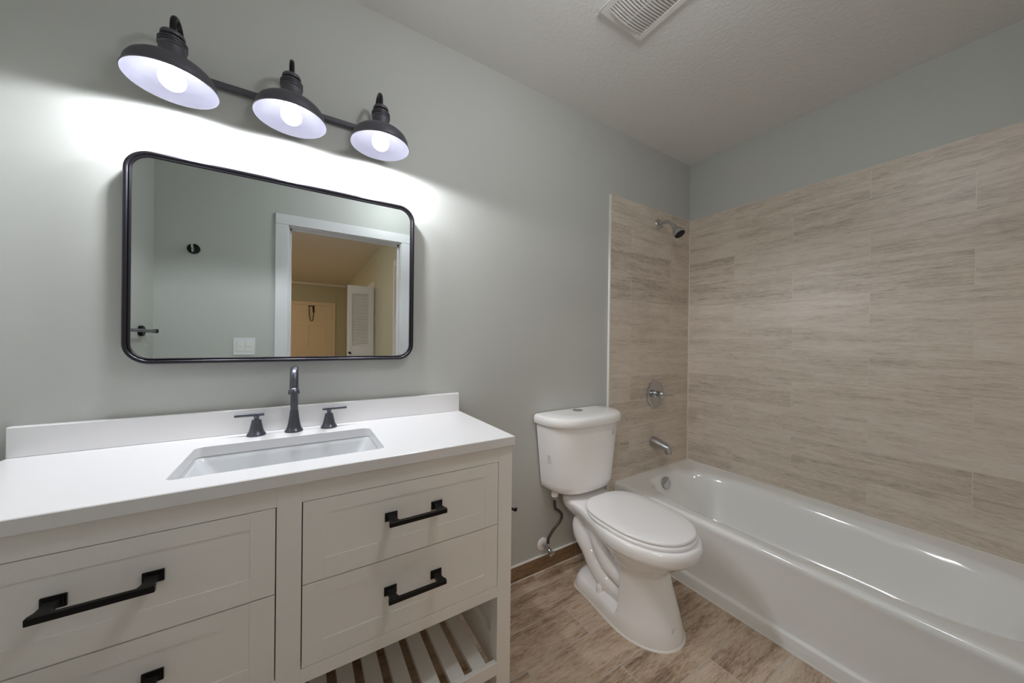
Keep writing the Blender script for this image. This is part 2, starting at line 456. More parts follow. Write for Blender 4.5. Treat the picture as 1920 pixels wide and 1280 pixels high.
# undermount sink
sink = thing('bathroom_sink', 'white rectangular undermount ceramic sink below the countertop cut-out', 'sink', (-0.0175, -0.26, 0.70))
bm = bmesh.new()
def sring(gx, gy, r, z): return P3(rrect(SX0 - gx, SX1 + gx, SY0 - gy, SY1 + gy, r, nseg), z)
prof = [(0.022, 0.022, 0.03, 0.8415), (0.003, 0.003, 0.022, 0.8415), (0.0, 0.0, 0.022, 0.838), (-0.006, -0.004, 0.024, 0.825), (-0.035, -0.012, 0.03, 0.78), (-0.075, -0.020, 0.04, 0.735), (-0.10, -0.035, 0.045, 0.722), (-0.15, -0.075, 0.045, 0.717), (-0.20, -0.105, 0.02, 0.714)]
rings = [sring(*p) for p in prof]
outer = [sring(-0.20, -0.105, 0.02, 0.700), sring(-0.09, -0.02, 0.05, 0.705), sring(-0.02, 0.0, 0.03, 0.78), sring(0.012, 0.012, 0.03, 0.83), sring(0.022, 0.022, 0.03, 0.8415)]
loft(bm, rings + outer, False, False)
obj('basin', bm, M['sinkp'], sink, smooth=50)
bm = bmesh.new(); lathe(bm, [(0.0, 0), (0.022, 0), (0.022, 0.003), (0.015, 0.0045), (0.0, 0.003)], ((SX0 + SX1) / 2, (SY0 + SY1) / 2, 0.714))
obj('drain', bm, M['faucet'], sink, smooth=40)

# ------------------------------------------------------------------ faucet
fau = thing('sink_faucet', 'dark bronze widespread faucet with arched spout and two lever handles', 'faucet', (-0.013, -0.062, CZ))
FXc, FYc = -0.0135, -0.062
bm = bmesh.new()
lathe(bm, [(0.0, 0), (0.0255, 0), (0.0265, 0.003), (0.0255, 0.006), (0.023, 0.008), (0.0195, 0.018), (0.0165, 0.032), (0.0140, 0.050), (0.0122, 0.068), (0.0118, 0.071), (0.0, 0.071)], (FXc, FYc, CZ))
obj('base', bm, M['faucet'], fau, smooth=40)
bm = bmesh.new()
path = [(FXc, FYc, CZ + 0.068), (FXc, FYc, CZ + 0.12), (FXc, FYc, CZ + 0.165)]
R_ = 0.045
for k in range(1, 15):
    a = pi * 0.93 * k / 14
    path.append((FXc, FYc - R_ + R_ * math.cos(a), CZ + 0.165 + R_ * math.sin(a)))
p0 = Vector(path[-1]); p1 = Vector(path[-2]); dd = (p0 - p1).normalized()
for k in (1, 2): path.append(tuple(p0 + dd * 0.016 * k))
tube(bm, path, [0.0108] * 3 + [0.0108 + 0.0008 * k / 14 for k in range(1, 15)] + [0.0118, 0.0118], 24)
obj('spout', bm, M['faucet'], fau, smooth=40)
bm = bmesh.new()
e_ = Vector(path[-1])
lathe(bm, [(0.0118, -0.004), (0.0145, 0.0), (0.0155, 0.010), (0.0150, 0.012), (0.0115, 0.0125), (0.0105, 0.010), (0.0, 0.010)], tuple(e_ - dd * 0.004), tuple(dd), cap0=True)
obj('aerator', bm, M['faucet'], fau, smooth=40)
for s, xc in ((-1, -0.114), (1, 0.089)):
    bm = bmesh.new()
    lathe(bm, [(0.0, 0), (0.0245, 0), (0.0255, 0.003), (0.0245, 0.006), (0.022, 0.008), (0.0185, 0.018), (0.0150, 0.034), (0.0125, 0.047), (0.0118, 0.049), (0.0105, 0.0495), (0.006, 0.050), (0.0062, 0.054), (0.0075, 0.057), (0.0075, 0.063), (0.0, 0.064)], (xc, -0.060, CZ))
    hd = obj('handle', bm, M['faucet'], fau, smooth=40)
    bm = bmesh.new()
    tube(bm, [(xc - s * 0.020, -0.060, CZ + 0.0655), (xc + s * 0.055, -0.060 - 0.0, CZ + 0.0655)], 0.0052, 20)
    obj('lever', bm, M['faucet'], hd, smooth=40)

# ------------------------------------------------------------------ mirror
mir = thing('wall_mirror', 'wide rounded-corner wall mirror in a slim dark metal frame', 'mirror', (-0.016, -0.003, 1.40))
MX0, MX1, MZ0, MZ1, MR = -0.418, 0.386, 1.101, 1.705, 0.058
bm = bmesh.new()
prof = [(0.0, -0.0005), (0.0, -0.034), (0.002, -0.0375), (0.0055, -0.039), (0.009, -0.0375), (0.0105, -0.034), (0.0112, -0.0335), (0.0125, -0.0355), (0.0145, -0.0355), (0.016, -0.0335), (0.016, -0.026)]
rings = []
for ins, y in prof:
    rings.append([(x, y, z) for x, z in rrect(MX0 + ins, MX1 - ins, MZ0 + ins, MZ1 - ins, MR - ins, 12)])
rings.append([(x, -0.0005, z) for x, z in rrect(MX0 + 0.018, MX1 - 0.018, MZ0 + 0.018, MZ1 - 0.018, MR - 0.018, 12)])
loft(bm, rings + [rings[0]], False, False)
bmesh.ops.remove_doubles(bm, verts=bm.verts, dist=1e-6)
obj('mirror_frame', bm, M['frame'], mir, smooth=50)
bm = bmesh.new()
i_ = 0.0155
loft(bm, [[(x, y, z) for x, z in rrect(MX0 + i_, MX1 - i_, MZ0 + i_, MZ1 - i_, MR - i_, 12)] for y in (-0.024, -0.030)])
obj('mirror_glass', bm, M['glass'], mir)

# ------------------------------------------------------------------ vanity light
vl = thing('vanity_light', 'dark metal bath bar light with three lit barn shades above the mirror', 'wall light', (-0.032, -0.01, 1.967))
bm = bmesh.new()
box(bm, (-0.330, -0.020, 1.9585), (0.268, -0.004, 1.9735), bev=0.001)
obj('bar', bm, M['shade'], vl, smooth=30)
bm = bmesh.new(); lathe(bm, [(0.0, 0.0), (0.052, 0.0), (0.052, 0.012), (0.048, 0.016), (0.0, 0.017)], (-0.032, -0.0005, 1.93), (0, -1, 0))
obj('wall_plate', bm, M['black'], vl, smooth=40)
LY, LZ = -0.121, 1.863
for xc in (-0.2995, -0.028, 0.2385):
    bm = bmesh.new()
    path = [(xc, LY, LZ + 0.135), (xc, LY, LZ + 0.162)]
    r = 0.040
    for k in range(1, 16):
        a = pi * k / 15
        path.append((xc, LY + r - r * math.cos(a), LZ + 0.162 + r * math.sin(a)))
    path += [(xc, LY + 2 * r, LZ + 0.14), (xc, LY + 2 * r + 0.002, LZ + 0.118), (xc, -0.030, LZ + 0.106), (xc, -0.018, LZ + 0.104)]
    tube(bm, path, 0.0068, 16)
    obj('lamp_arm', bm, M['black'], vl, smooth=50)
    bm = bmesh.new()
    out = [(0.0968, 0.0), (0.0982, 0.002), (0.0974, 0.0042), (0.0950, 0.006), (0.0940, 0.014), (0.0915, 0.026), (0.085, 0.038), (0.074, 0.048), (0.060, 0.055), (0.047, 0.0595), (0.037, 0.063), (0.0315, 0.068), (0.0295, 0.075), (0.0285, 0.098)]
    for z in (0.101, 0.107, 0.113):
        out += [(0.0308, z), (0.0308, z + 0.0035), (0.0275, z + 0.0042), (0.0275, z + 0.0055)]
    out += [(0.026, 0.120), (0.019, 0.1215), (0.019, 0.1265), (0.0250, 0.128), (0.0258, 0.131), (0.0250, 0.135), (0.0235, 0.138), (0.0, 0.139)]
    inn = [(0.0, 0.062), (0.030, 0.062), (0.040, 0.0575), (0.056, 0.050), (0.0735, 0.036), (0.0775, 0.034), (0.083, 0.030), (0.0885, 0.022), (0.0925, 0.013), (0.0945, 0.004), (0.0955, 0.0005)]
    lathe(bm, out, (xc, LY, LZ), cap0=False, mi=0)
    lathe(bm, inn + [(0.0968, 0.0)], (xc, LY, LZ), cap1=False, mi=1)
    bmesh.ops.remove_doubles(bm, verts=bm.verts, dist=1e-5)
    sh = obj('lamp_shade', bm, [M['shade'], M['shade_in']], vl, smooth=35)
    bm = bmesh.new(); lathe(bm, [(0.0, 0.062), (0.020, 0.062), (0.020, 0.048), (0.017, 0.046), (0.0, 0.046)], (xc, LY, LZ), seg=24)
    obj('socket', bm, M['plastic'], sh, smooth=40)
    bm = bmesh.new()
    bp = [(0.0, 0.048), (0.0135, 0.047), (0.0145, 0.042)]
    for k in range(0, 13):
        a = math.radians(125 - 125 * 1.0 * k / 12 * 1.0) ; a = math.radians(55 - (55 + 90) * k / 12)
        bp.append((0.029 * math.cos(a), 0.012 + 0.029 * math.sin(a)))
    lathe(bm, bp, (xc, LY, LZ + 0.004), seg=24)
    obj('light_bulb', bm, M['bulb'], sh, smooth=60)
    ld = bpy.data.lights.new('lamp_light', 'SPOT'); ld.energy = SPOT_W; ld.color = (0.93, 0.955, 1.0)
    ld.spot_size = math.radians(180); ld.spot_blend = 0.18; ld.shadow_soft_size = 0.022
    lo = bpy.data.objects.new('lamp_light', ld); COL.objects.link(lo)
    lo.location = (xc, LY, LZ - 0.017); lo.rotation_euler = (math.radians(5), 0, 0)

# ------------------------------------------------------------------ toilet
TCX = 1.252
toi = thing('toilet', 'white two-piece toilet with closed lid between vanity and bathtub', 'toilet', (TCX, -0.35, 0))
bm = bmesh.new()
# columns: z, front-y, front half width, y of widest, rear half width, rear y, notch(0..1)
TAB = [
    (0.000, -0.637, 0.140, -0.45, 0.118, -0.135, 0.0),
    (0.010, -0.637, 0.140, -0.45, 0.118, -0.135, 0.0),
    (0.040, -0.632, 0.136, -0.45, 0.112, -0.140, 0.0),
    (0.055, -0.628, 0.134, -0.45, 0.104, -0.150, 0.25),
    (0.075, -0.622, 0.131, -0.45, 0.055, -0.165, 1.0),
    (0.140, -0.600, 0.123, -0.45, 0.045, -0.150, 1.0),
    (0.200, -0.578, 0.118, -0.45, 0.045, -0.140, 1.0),
    (0.240, -0.570, 0.120, -0.45, 0.048, -0.120, 1.0),
    (0.265, -0.590, 0.132, -0.45, 0.055, -0.110, 0.8),
    (0.300, -0.630, 0.153, -0.45, 0.075, -0.090, 0.35),
    (0.330, -0.664, 0.169, -0.46, 0.100, -0.060, 0.0),
    (0.345, -0.688, 0.180, -0.46, 0.112, -0.040, 0.0),
    (0.358, -0.698, 0.1865, -0.46, 0.120, -0.030, 0.0),
    (0.385, -0.701, 0.188, -0.46, 0.128, -0.030, 0.0),
    (0.400, -0.696, 0.184, -0.46, 0.124, -0.034, 0.0),
    (0.404, -0.688, 0.176, -0.46, 0.116, -0.042, 0.0)]
NY = 72
def bowl_ring(z):
    yf, wf, ym, wr, yb, nt = interp(TAB, z)
    pts = []
    ys = [yb + (-0.422 - yb) * (1 - math.cos(pi / 2 * i / 26)) for i in range(26)] + [-0.422 - 0.028 * i / 8 for i in range(8)] + [-0.45 + (yf + 0.45) * math.sin(pi / 2 * i / 38) for i in range(39)]
    for y in ys:
        if y <= ym:
            s = min(1, (ym - y) / (ym - yf)); hw = wf * max(0, 1 - s ** 2.1) ** (1 / 2.1)
        else:
            s = (y - ym) / (yb - ym)
            base = wr + (wf - wr) * (1 - sstep(0.0, 0.72, s))
            endr = max(0, 1 - max(0, (s - 0.78) / 0.22) ** 2.2) ** (1 / 2.2)
            wb_ = wr + (wf * 0.80 - wr) * sstep(-0.30, -0.42, y) * sstep(0.07, 0.2, z) * 0.5
            ntv = wf + (wb_ - wf) * sstep(-0.448, -0.424, y)
            hw = (base * (1 - nt) + ntv * nt) * endr
        pts.append((y, hw))
    ring = [(TCX - hw, y, z) for y, hw in pts] + [(TCX + hw, y, z) for y, hw in reversed(pts[1:-1])]
    return ring
zs = [0, .006, .012, .025, .04, .048, .055, .062, .07, .078, .1, .14, .18, .21, .23, .245, .255, .265, .28, .295, .31, .325, .335, .342, .348, .354, .362, .375, .385, .393, .399, .402, .404]
loft(bm, [bowl_ring(z) for z in zs])
bmesh.ops.remove_doubles(bm, verts=bm.verts, dist=1e-5)
# trapway tubes on both flanks
for s in (-1, 1):
    pth = smooth_path([(TCX + s * 0.035, -0.200, 0.33), (TCX + s * 0.052, -0.150, 0.285), (TCX + s * 0.060, -0.165, 0.235), (TCX + s * 0.064, -0.225, 0.190), (TCX + s * 0.064, -0.265, 0.140), (TCX + s * 0.062, -0.330, 0.100), (TCX + s * 0.058, -0.440, 0.085)], 8)
    tube(bm, pth, [0.036 + 0.006 * math.sin(pi * i / (len(pth) - 1)) for i in range(len(pth))], 20)
    pth = smooth_path([(TCX + s * 0.035, -0.170, 0.335), (TCX + s * 0.060, -0.235, 0.300), (TCX + s * 0.072, -0.290, 0.235), (TCX + s * 0.074, -0.355, 0.180), (TCX + s * 0.065, -0.450, 0.150)], 8)
    tube(bm, pth, 0.030, 20)
obj('toilet_bowl', bm, M['porc'], toi, smooth=60)
for s in (-1, 1):
    bm = bmesh.new(); lathe(bm, [(0.0165, 0.0), (0.0155, 0.004), (0.0150, 0.022), (0.0135, 0.033), (0.009, 0.0385), (0.0, 0.040)], (TCX + s * 0.097, -0.318, 0.050), seg=24)
    obj('bolt_cap', bm, M['seat'], toi, smooth=50)
# caulk bead around foot
bm = bmesh.new()
r0 = bowl_ring(0.0)
rc = lambda k, z: [((x - TCX) * (1 + k) + TCX, (y + 0.386) * (1 + k * 0.5) - 0.386, z) for x, y, _ in r0]
loft(bm, [rc(0.045, 0.0), rc(0.035, 0.003), rc(-0.01, 0.006)], False, False)
obj('caulk_bead', bm, M['caulk'], toi, smooth=60)
def egg(w_, yb, ym, yf, z, n=64, pb=2.4, pf=2.15, dx=0):
    pts = []
    for k in range(n):
        a = 2 * pi * k / n; c, s = math.cos(a), math.sin(a)
        p_ = pf if s < 0 else pb
        X = w_ * (abs(c) ** (2 / p_)) * (1 if c > 0 else -1)
        Y = (abs(s) ** (2 / p_))
        y = ym + Y * (yb - ym) if s > 0 else ym - Y * (ym - yf)
        pts.append((TCX + X + dx, y, z))
    return pts
def disc(w_, yb, ym, yf, z0, z1, r, name, m, crown=0.0):
    bm = bmesh.new()
    g = lambda i, z: egg(w_ - i, yb - i, ym, yf + i, z, pb=3.1)
    rs = [g(r, z0), g(r * 0.3, z0 + r * 0.3), g(0, z0 + r), g(0, z1 - r), g(r * 0.3, z1 - r * 0.3), g(r, z1)]
    for f in (0.25, 0.5, 0.75, 0.92):
        q = w_ * f; rs.append([(TCX + (x - TCX) * (1 - f), ym + (y - ym) * (1 - f), z1 + crown * (1 - (1 - f) ** 2)) for x, y, _ in g(r, z1)])
    loft(bm, rs)
    return obj(name, bm, m, toi, smooth=50)
disc(0.176, -0.236, -0.45, -0.683, 0.4045, 0.4205, 0.006, 'toilet_seat', M['seat'])
disc(0.173, -0.222, -0.45, -0.677, 0.4215, 0.4365, 0.007, 'toilet_lid', M['seat'], crown=0.003)
for s in (-1, 1): obj('seat_hinge', B((TCX + s * 0.07 - 0.022, -0.244, 0.404), (TCX + s * 0.07 + 0.022, -0.224, 0.4165), bev=0.005, seg=3), M['seat'], toi, smooth=40)
# tank
def dring(hw, d, z, y0=-0.008, n=44, p_=2.9):
    """D-shaped outline: flat at the wall, bowed front"""
    pts = [(TCX + hw, y0, z)]
    for k in range(1, n):
        a = pi * k / n; c, s = math.cos(a), math.sin(a)
        pts.append((TCX + hw * (abs(c) ** (2 / p_)) * (1 if c > 0 else -1), y0 - 0.02 - (d - 0.02) * s ** (2 / p_), z))
    pts.append((TCX - hw, y0, z)); return pts
bm = bmesh.new()
loft(bm, [dring(0.150, 0.150, 0.428), dring(0.178, 0.166, 0.432), dring(0.194, 0.176, 0.442), dring(0.200, 0.182, 0.47), dring(0.2085, 0.186, 0.55), dring(0.219, 0.191, 0.65), dring(0.230, 0.196, 0.752), dring(0.230, 0.196, 0.765)])
tank = obj('toilet_tank', bm, M['porc'], toi, smooth=50)
bm = bmesh.new()
loft(bm, [dring(0.232, 0.198, 0.7655), dring(0.243, 0.210, 0.767), dring(0.247, 0.215, 0.772), dring(0.2475, 0.216, 0.790), dring(0.246, 0.2135, 0.802), dring(0.241, 0.208, 0.809), dring(0.230, 0.197, 0.8125), dring(0.15, 0.14, 0.8145)])
lid = obj('tank_lid', bm, M['porc'], toi, smooth=50)
bm = bmesh.new()
lathe(bm, [(0.0, 0), (0.027, 0), (0.027, 0.0035), (0.0245, 0.005), (0.0235, 0.0035), (0.0, 0.0042)], (TCX, -0.058, 0.8132))
box(bm, (TCX - 0.0005, -0.081, 0.8165), (TCX + 0.0005, -0.035, 0.8178))
obj('flush_button', bm, M['chrome'], lid, smooth=40, label='chrome flush button')
# small marks on the porcelain
def decal(origin, ux, uz, nrm, marks, name, par, back=None):
    o = Vector(origin); ux = Vector(ux).normalized(); nrm = Vector(nrm).normalized(); uz = nrm.cross(ux) * -1
    if uz.z < 0: uz = -uz
    bm = bmesh.new()
    def quad(x0, x1, z0, z1, h, mi):
        vs = [bm.verts.new(o + ux * a + uz * b_ + nrm * h) for a, b_ in ((x0, z0), (x1, z0), (x1, z1), (x0, z1))]
        vb = [bm.verts.new(v.co - nrm * 0.0004) for v in vs]
        f = bm.faces.new(vs); f.material_index = mi
        for i in range(4):
            g = bm.faces.new((vs[i], vs[(i + 1) % 4], vb[(i + 1) % 4], vb[i])); g.material_index = mi
    if back: quad(*back, 0.0006, 0)
    for q in marks: quad(*q, 0.0009, 1)
    return obj(name, bm, [M['decal'], M['ink']], par)
random.seed(4)
mk = []
for r_ in range(5):
    z = 0.012 - r_ * 0.006; x = -0.008
    while x < 0.007:
        wd = random.uniform(0.0012, 0.004); mk.append((x, x + wd, z, z + random.uniform(0.001, 0.0028))); x += wd + 0.0012
def on_tank(x, z, k=0.0):
    """front-ish point and normal on the tank at offset x from centre"""
    hw, d = (0.209 + (z - 0.55) * 0.108, 0.186 + (z - 0.55) * 0.05); p_ = 2.9
    f = lambda q: -0.028 - (d - 0.02) * max(0, 1 - (abs(q) / hw) ** p_) ** (1 / p_)
    e1 = 0.002; dy = (f(x + e1) - f(x - e1)) / (2 * e1)
    return Vector((TCX + x, f(x), z)), Vector((1, dy, 0)).normalized(), Vector((dy, -1, 0)).normalized()
for xx, zz, mk_, back in ((-0.2115, 0.605, mk, (-0.010, 0.010, -0.018, 0.018)),):
    p_, t_, n_ = on_tank(xx, zz)
    decal(p_ + n_ * 0.0006, t_, (0, 0, 1), n_, mk_, 'sticker', tank, back)
p_, t_, n_ = on_tank(0.122, 0.712)
ring_marks = []
for k in range(20):
    a = 2 * pi * k / 20; ring_marks.append((0.012 * math.cos(a) - 0.0016, 0.012 * math.cos(a) + 0.0016, 0.017 * math.sin(a) - 0.0012, 0.017 * math.sin(a) + 0.0012))
for k in range(8):
    t = k / 7; wd = 0.0045 * math.sin(pi * (0.08 + 0.75 * (1 - t))) ; ring_marks.append((-wd, wd, -0.008 + 0.016 * t, -0.008 + 0.016 * (t + 0.15)))
ring_marks = [(a * 0.75, b * 0.75, c * 0.9, d * 0.9) for a, b, c, d in ring_marks]
decal(p_ + n_ * 0.0012, t_, (0, 0, 1), n_, ring_marks, 'emblem_sticker', tank, (-0.011, 0.011, -0.017, 0.017))
mk2 = [(-0.009 + 0.004 * i, -0.009 + 0.004 * i + random.uniform(0.001, 0.003), 0.003 - 0.005 * j, 0.003 - 0.005 * j + random.uniform(0.001, 0.003)) for i in range(5) for j in range(3)]
yy = -0.6205
decal((1.232, yy - 0.0035, 0.066), (1, 0.08, 0), (0, 0, 1), (-0.08, -1, 0.12), mk2, 'base_mark', toi, None)

# water supply
sup = thing('water_supply_line', 'braided hose with chrome shutoff valve below the toilet tank', 'supply line', (1.075, -0.01, 0.13))
bm = bmesh.new(); lathe(bm, [(0.032, 0.0), (0.032, 0.002), (0.027, 0.006), (0.012, 0.009), (0.0, 0.009)], (1.072, -0.0005, 0.132), (0, -1, 0))
obj('escutcheon', bm, M['seat'], sup, smooth=50, label='white escutcheon ring')
bm = bmesh.new()
tube(bm, [(1.072, -0.006, 0.132), (1.074, -0.05, 0.130)], 0.008, 16)
tube(bm, [(1.074, -0.045, 0.118), (1.074, -0.045, 0.160)], 0.009, 16)
lathe(bm, [(0.0, 0), (0.011, 0), (0.012, 0.004), (0.011, 0.016), (0.0, 0.016)], (1.074, -0.050, 0.126), (0.25, -1, -0.4), seg=20)
obj('valve_body', bm, M['chrome'], sup, smooth=40)
bm = bmesh.new()
hc = Vector((1.081, -0.074, 0.115)); hn = Vector((0.25, -1, -0.4)).normalized()
lathe(bm, [(0.006, -0.006), (0.016, -0.004), (0.018, 0.0), (0.016, 0.004), (0.006, 0.005), (0.0, 0.005)], tuple(hc), tuple(hn), seg=10)
obj('valve_handle', bm, M['chrome'], sup, smooth=30)
bm = bmesh.new()
pth = smooth_path([(1.074, -0.045, 0.158), (1.077, -0.047, 0.185), (1.105, -0.055, 0.228), (1.138, -0.062, 0.262), (1.147, -0.064, 0.290), (1.132, -0.062, 0.312), (1.108, -0.060, 0.332), (1.102, -0.060, 0.365), (1.102, -0.060, 0.395)], 8)
tube(bm, pth, 0.0072, 14)
obj('hose', bm, M['hose'], sup, smooth=60)
bm = bmesh.new()
lathe(bm, [(0.0, 0), (0.009, 0), (0.009, 0.02), (0.0, 0.02)], (1.102, -0.060, 0.378), seg=12, mi=0)
obj('hose_nut', bm, M['chrome'], sup, smooth=30)
bm = bmesh.new()
lathe(bm, [(0.0, 0), (0.018, 0), (0.018, 0.024), (0.014, 0.029), (0.0, 0.029)], (1.102, -0.060, 0.396), seg=8)
obj('tank_nut', bm, M['seat'], sup, smooth=30)

# ------------------------------------------------------------------ bathtub
tub = thing('bathtub', 'white enamel alcove bathtub with plain apron along the tiled wall', 'bathtub', (1.98, -0.767, 0))
UX0, UX1, UY0, UY1, UZ = 1.602, XR - TT - 0.002, YF + TT + 0.002, -TT - 0.002, 0.3466
def basin(ins, z, slope=0.0, n=96):
    """basin outline: narrower at the drain end, sloped at the back end"""
    x1 = 2.262 - ins; y1 = -0.082 - ins * 0.8; y0 = -1.430 + ins * 0.8 + slope
    pts = []
    yc = (y0 + y1) / 2; hy = (y1 - y0) / 2
    for k in range(n):
        a = 2 * pi * k / n; c, s = math.cos(a), math.sin(a)
        pw = 3.6
        X = abs(c) ** (2 / pw) * (1 if c > 0 else -1); Y = abs(s) ** (2 / pw) * (1 if s > 0 else -1)
        y = yc + hy * Y
        xl = 1.676 + ins
        xc = (xl + x1) / 2; hx = (x1 - xl) / 2
        pts.append((xc + hx * X, y, z))
    return pts
def outer(ins, z, n=96):
    x0, x1, y0, y1 = UX0 + ins, UX1 - ins, UY0 + ins, UY1 - ins
    pts = []
    for k in range(n):
        a = 2 * pi * k / n; c, s = math.cos(a), math.sin(a)
        m_ = max(abs(c), abs(s)); X, Y = c / m_, s / m_
        pts.append(((x0 + x1) / 2 + (x1 - x0) / 2 * X, (y0 + y1) / 2 + (y1 - y0) / 2 * Y, z))
    return pts
def outerF(fx, z):
    """outer ring with only the front (low x) face shifted by fx"""
    return [(UX0 + fx if abs(x - UX0) < 1e-6 else x, y, z) for x, y, z in outer(0, z)]
bm = bmesh.new()
rings = [basin(0.16, 0.066, 0.16), basin(0.12, 0.068, 0.13), basin(0.092, 0.078, 0.11), basin(0.075, 0.105, 0.095), basin(0.060, 0.16, 0.07), basin(0.043, 0.23, 0.045), basin(0.028, 0.29, 0.02),
         basin(0.018, 0.318, 0.008), basin(0.009, 0.332, 0.002), basin(-0.002, 0.340), basin(-0.014, 0.3435),
         outerF(0.024, UZ - 0.001), outerF(0.015, UZ - 0.0005), outerF(0.008, UZ - 0.003), outerF(0.002, UZ - 0.008), outerF(-0.001, UZ - 0.016), outerF(-0.001, UZ - 0.026), outerF(0.0005, UZ - 0.036), outerF(0.003, UZ - 0.050),
         outerF(0.007, 0.25), outerF(0.010, 0.12), outerF(0.010, 0.068), outerF(0.008, 0.062), outerF(0.001, 0.056), outerF(-0.001, 0.050), outerF(0.0, 0.004)]
loft(bm, rings, True, True)
obj('tub_shell', bm, M['tub'], tub, smooth=45)
bm = bmesh.new()
on = Vector((0, -1, 0.22)).normalized(); oc = Vector((1.958, -0.108, 0.298))
lathe(bm, [(0.0, 0), (0.037, 0), (0.037, 0.006), (0.033, 0.009), (0.0, 0.0105)], tuple(oc), tuple(on))
ov = obj('overflow_plate', bm, M['chrome'], tub, smooth=40, label='round chrome overflow plate')
for s in (-1, 1):
    bm = bmesh.new(); lathe(bm, [(0.0045, 0.008), (0.0045, 0.0112), (0.0, 0.0115)], tuple(oc + Vector((s * 0.017, 0, 0))), tuple(on), seg=12)
    obj('screw', bm, M['chrome_dark'], ov, smooth=30)
bm = bmesh.new(); lathe(bm, [(0.0, 0), (0.03, 0), (0.03, 0.003), (0.02, 0.005), (0.0, 0.004)], (1.96, -0.29, 0.067))
obj('drain', bm, M['chrome'], tub, smooth=40)
# caulk bead where tub meets tile and floor
bm = bmesh.new()
z = UZ - 0.001
box(bm, (UX0, -TT - 0.004, z - 0.006), (XR - TT, -TT, z + 0.005), bev=0.001); box(bm, (XR - TT - 0.004, YF + TT, z - 0.004), (XR - TT, -TT, z + 0.005), bev=0.001)
struct(obj('trim_10', bm, M['caulk']))
bm = bmesh.new(); box(bm, (UX0 - 0.0045, UY0, 0), (UX0 + 0.001, UY1, 0.004)); box(bm, (UX0 - 0.003, -TT - 0.003, 0), (UX0 + 0.002, -TT, UZ - 0.008))
struct(obj('trim_11', bm, M['caulk']))

# ------------------------------------------------------------------ tub fittings
sh = thing('shower_head', 'chrome shower head on a bent arm high on the tiled wall', 'shower head', (1.985, -TT, 1.950))
ya = -TT - 0.0005
bm = bmesh.new(); lathe(bm, [(0.0, 0), (0.030, 0), (0.0295, 0.004), (0.022, 0.009), (0.011, 0.013), (0.0, 0.013)], (1.985, ya, 1.952), (0, -1, 0))
obj('flange', bm, M['chrome_dark'], sh, smooth=50)
bm = bmesh.new()
pth = smooth_path([(1.985, ya, 1.952), (1.983, -0.045, 1.952), (1.980, -0.078, 1.948), (1.978, -0.105, 1.930), (1.976, -0.128, 1.905)], 8)
tube(bm, pth, 0.0095, 18)
obj('shower_arm', bm, M['chrome_dark'], sh, smooth=60)
bm = bmesh.new()
hd_ = Vector((-0.02, -0.55, -0.80)).normalized(); ho = Vector((1.976, -0.126, 1.907))
lathe(bm, [(0.0, -0.006), (0.012, -0.006), (0.0145, 0.0), (0.0135, 0.014), (0.0135, 0.018), (0.017, 0.024), (0.026, 0.040), (0.0325, 0.056), (0.0345, 0.068), (0.0345, 0.074), (0.0325, 0.0755), (0.0, 0.0755)], tuple(ho), tuple(hd_))
obj('head', bm, M['chrome_dark'], sh, smooth=40)
bm = bmesh.new(); lathe(bm, [(0.031, 0.0740), (0.031, 0.0775), (0.010, 0.0785), (0.009, 0.080), (0.0, 0.080)], tuple(ho), tuple(hd_))
obj('spray_face', bm, M['rubber'], sh, smooth=40, label='black rubber spray face')

tv = thing('tub_valve', 'round chrome tub and shower valve with lever on the tiled wall', 'valve', (1.976, -TT, 0.843))
bm = bmesh.new(); lathe(bm, [(0.0, 0), (0.089, 0), (0.089, 0.005), (0.084, 0.009), (0.072, 0.011), (0.066, 0.009), (0.030, 0.010), (0.0, 0.010)], (1.976, ya, 0.843), (0, -1, 0), seg=64)
obj('escutcheon', bm, M['chrome'], tv, smooth=50)
bm = bmesh.new()
lathe(bm, [(0.026, 0.009), (0.025, 0.012), (0.021, 0.015), (0.020, 0.034), (0.024, 0.038), (0.026, 0.048), (0.024, 0.060), (0.015, 0.068), (0.0, 0.070)], (1.976, ya, 0.843), (0, -1, 0))
hv = obj('handle', bm, M['chrome'], tv, smooth=50)
bm = bmesh.new()
tube(bm, smooth_path([(1.985, -0.058, 0.842), (2.01, -0.066, 0.839), (2.035, -0.074, 0.838), (2.060, -0.080, 0.838)], 5), [0.011, 0.0105, 0.010, 0.0095, 0.009, 0.0075, 0.0068, 0.0065, 0.0062, 0.006, 0.006, 0.0062, 0.0066, 0.0068, 0.007, 0.007], 16)
obj('lever', bm, M['chrome'], hv, smooth=60)

ts = thing('tub_spout', 'short chrome tub spout above the drain end of the bathtub', 'tub spout', (1.958, -TT, 0.532))
bm = bmesh.new()
def sp_ring(y, zc, hx, hz, n=24): return [(1.958 + hx * math.cos(2 * pi * k / n), y, zc + hz * math.sin(2 * pi * k / n)) for k in range(n)]
loft(bm, [sp_ring(ya, 0.534, 0.031, 0.031), sp_ring(-0.022, 0.534, 0.032, 0.032), sp_ring(-0.05, 0.531, 0.030, 0.030), sp_ring(-0.085, 0.526, 0.0265, 0.025), sp_ring(-0.115, 0.520, 0.024, 0.021), sp_ring(-0.128, 0.518, 0.019, 0.015), sp_ring(-0.134, 0.516, 0.013, 0.009)])
tube(bm, smooth_path([(1.958, -0.100, 0.518), (1.958, -0.116, 0.510), (1.958, -0.122, 0.498), (1.958, -0.124, 0.482)], 5), 0.0205, 20)
obj('spout_body', bm, M['chrome_dark'], ts, smooth=50)
bm = bmesh.new(); lathe(bm, [(0.004, 0), (0.004, 0.008), (0.0075, 0.010), (0.0085, 0.016), (0.006, 0.021), (0.0, 0.022)], (1.958, -0.112, 0.534), seg=20)
obj('diverter_knob', bm, M['chrome_dark'], ts, smooth=50)

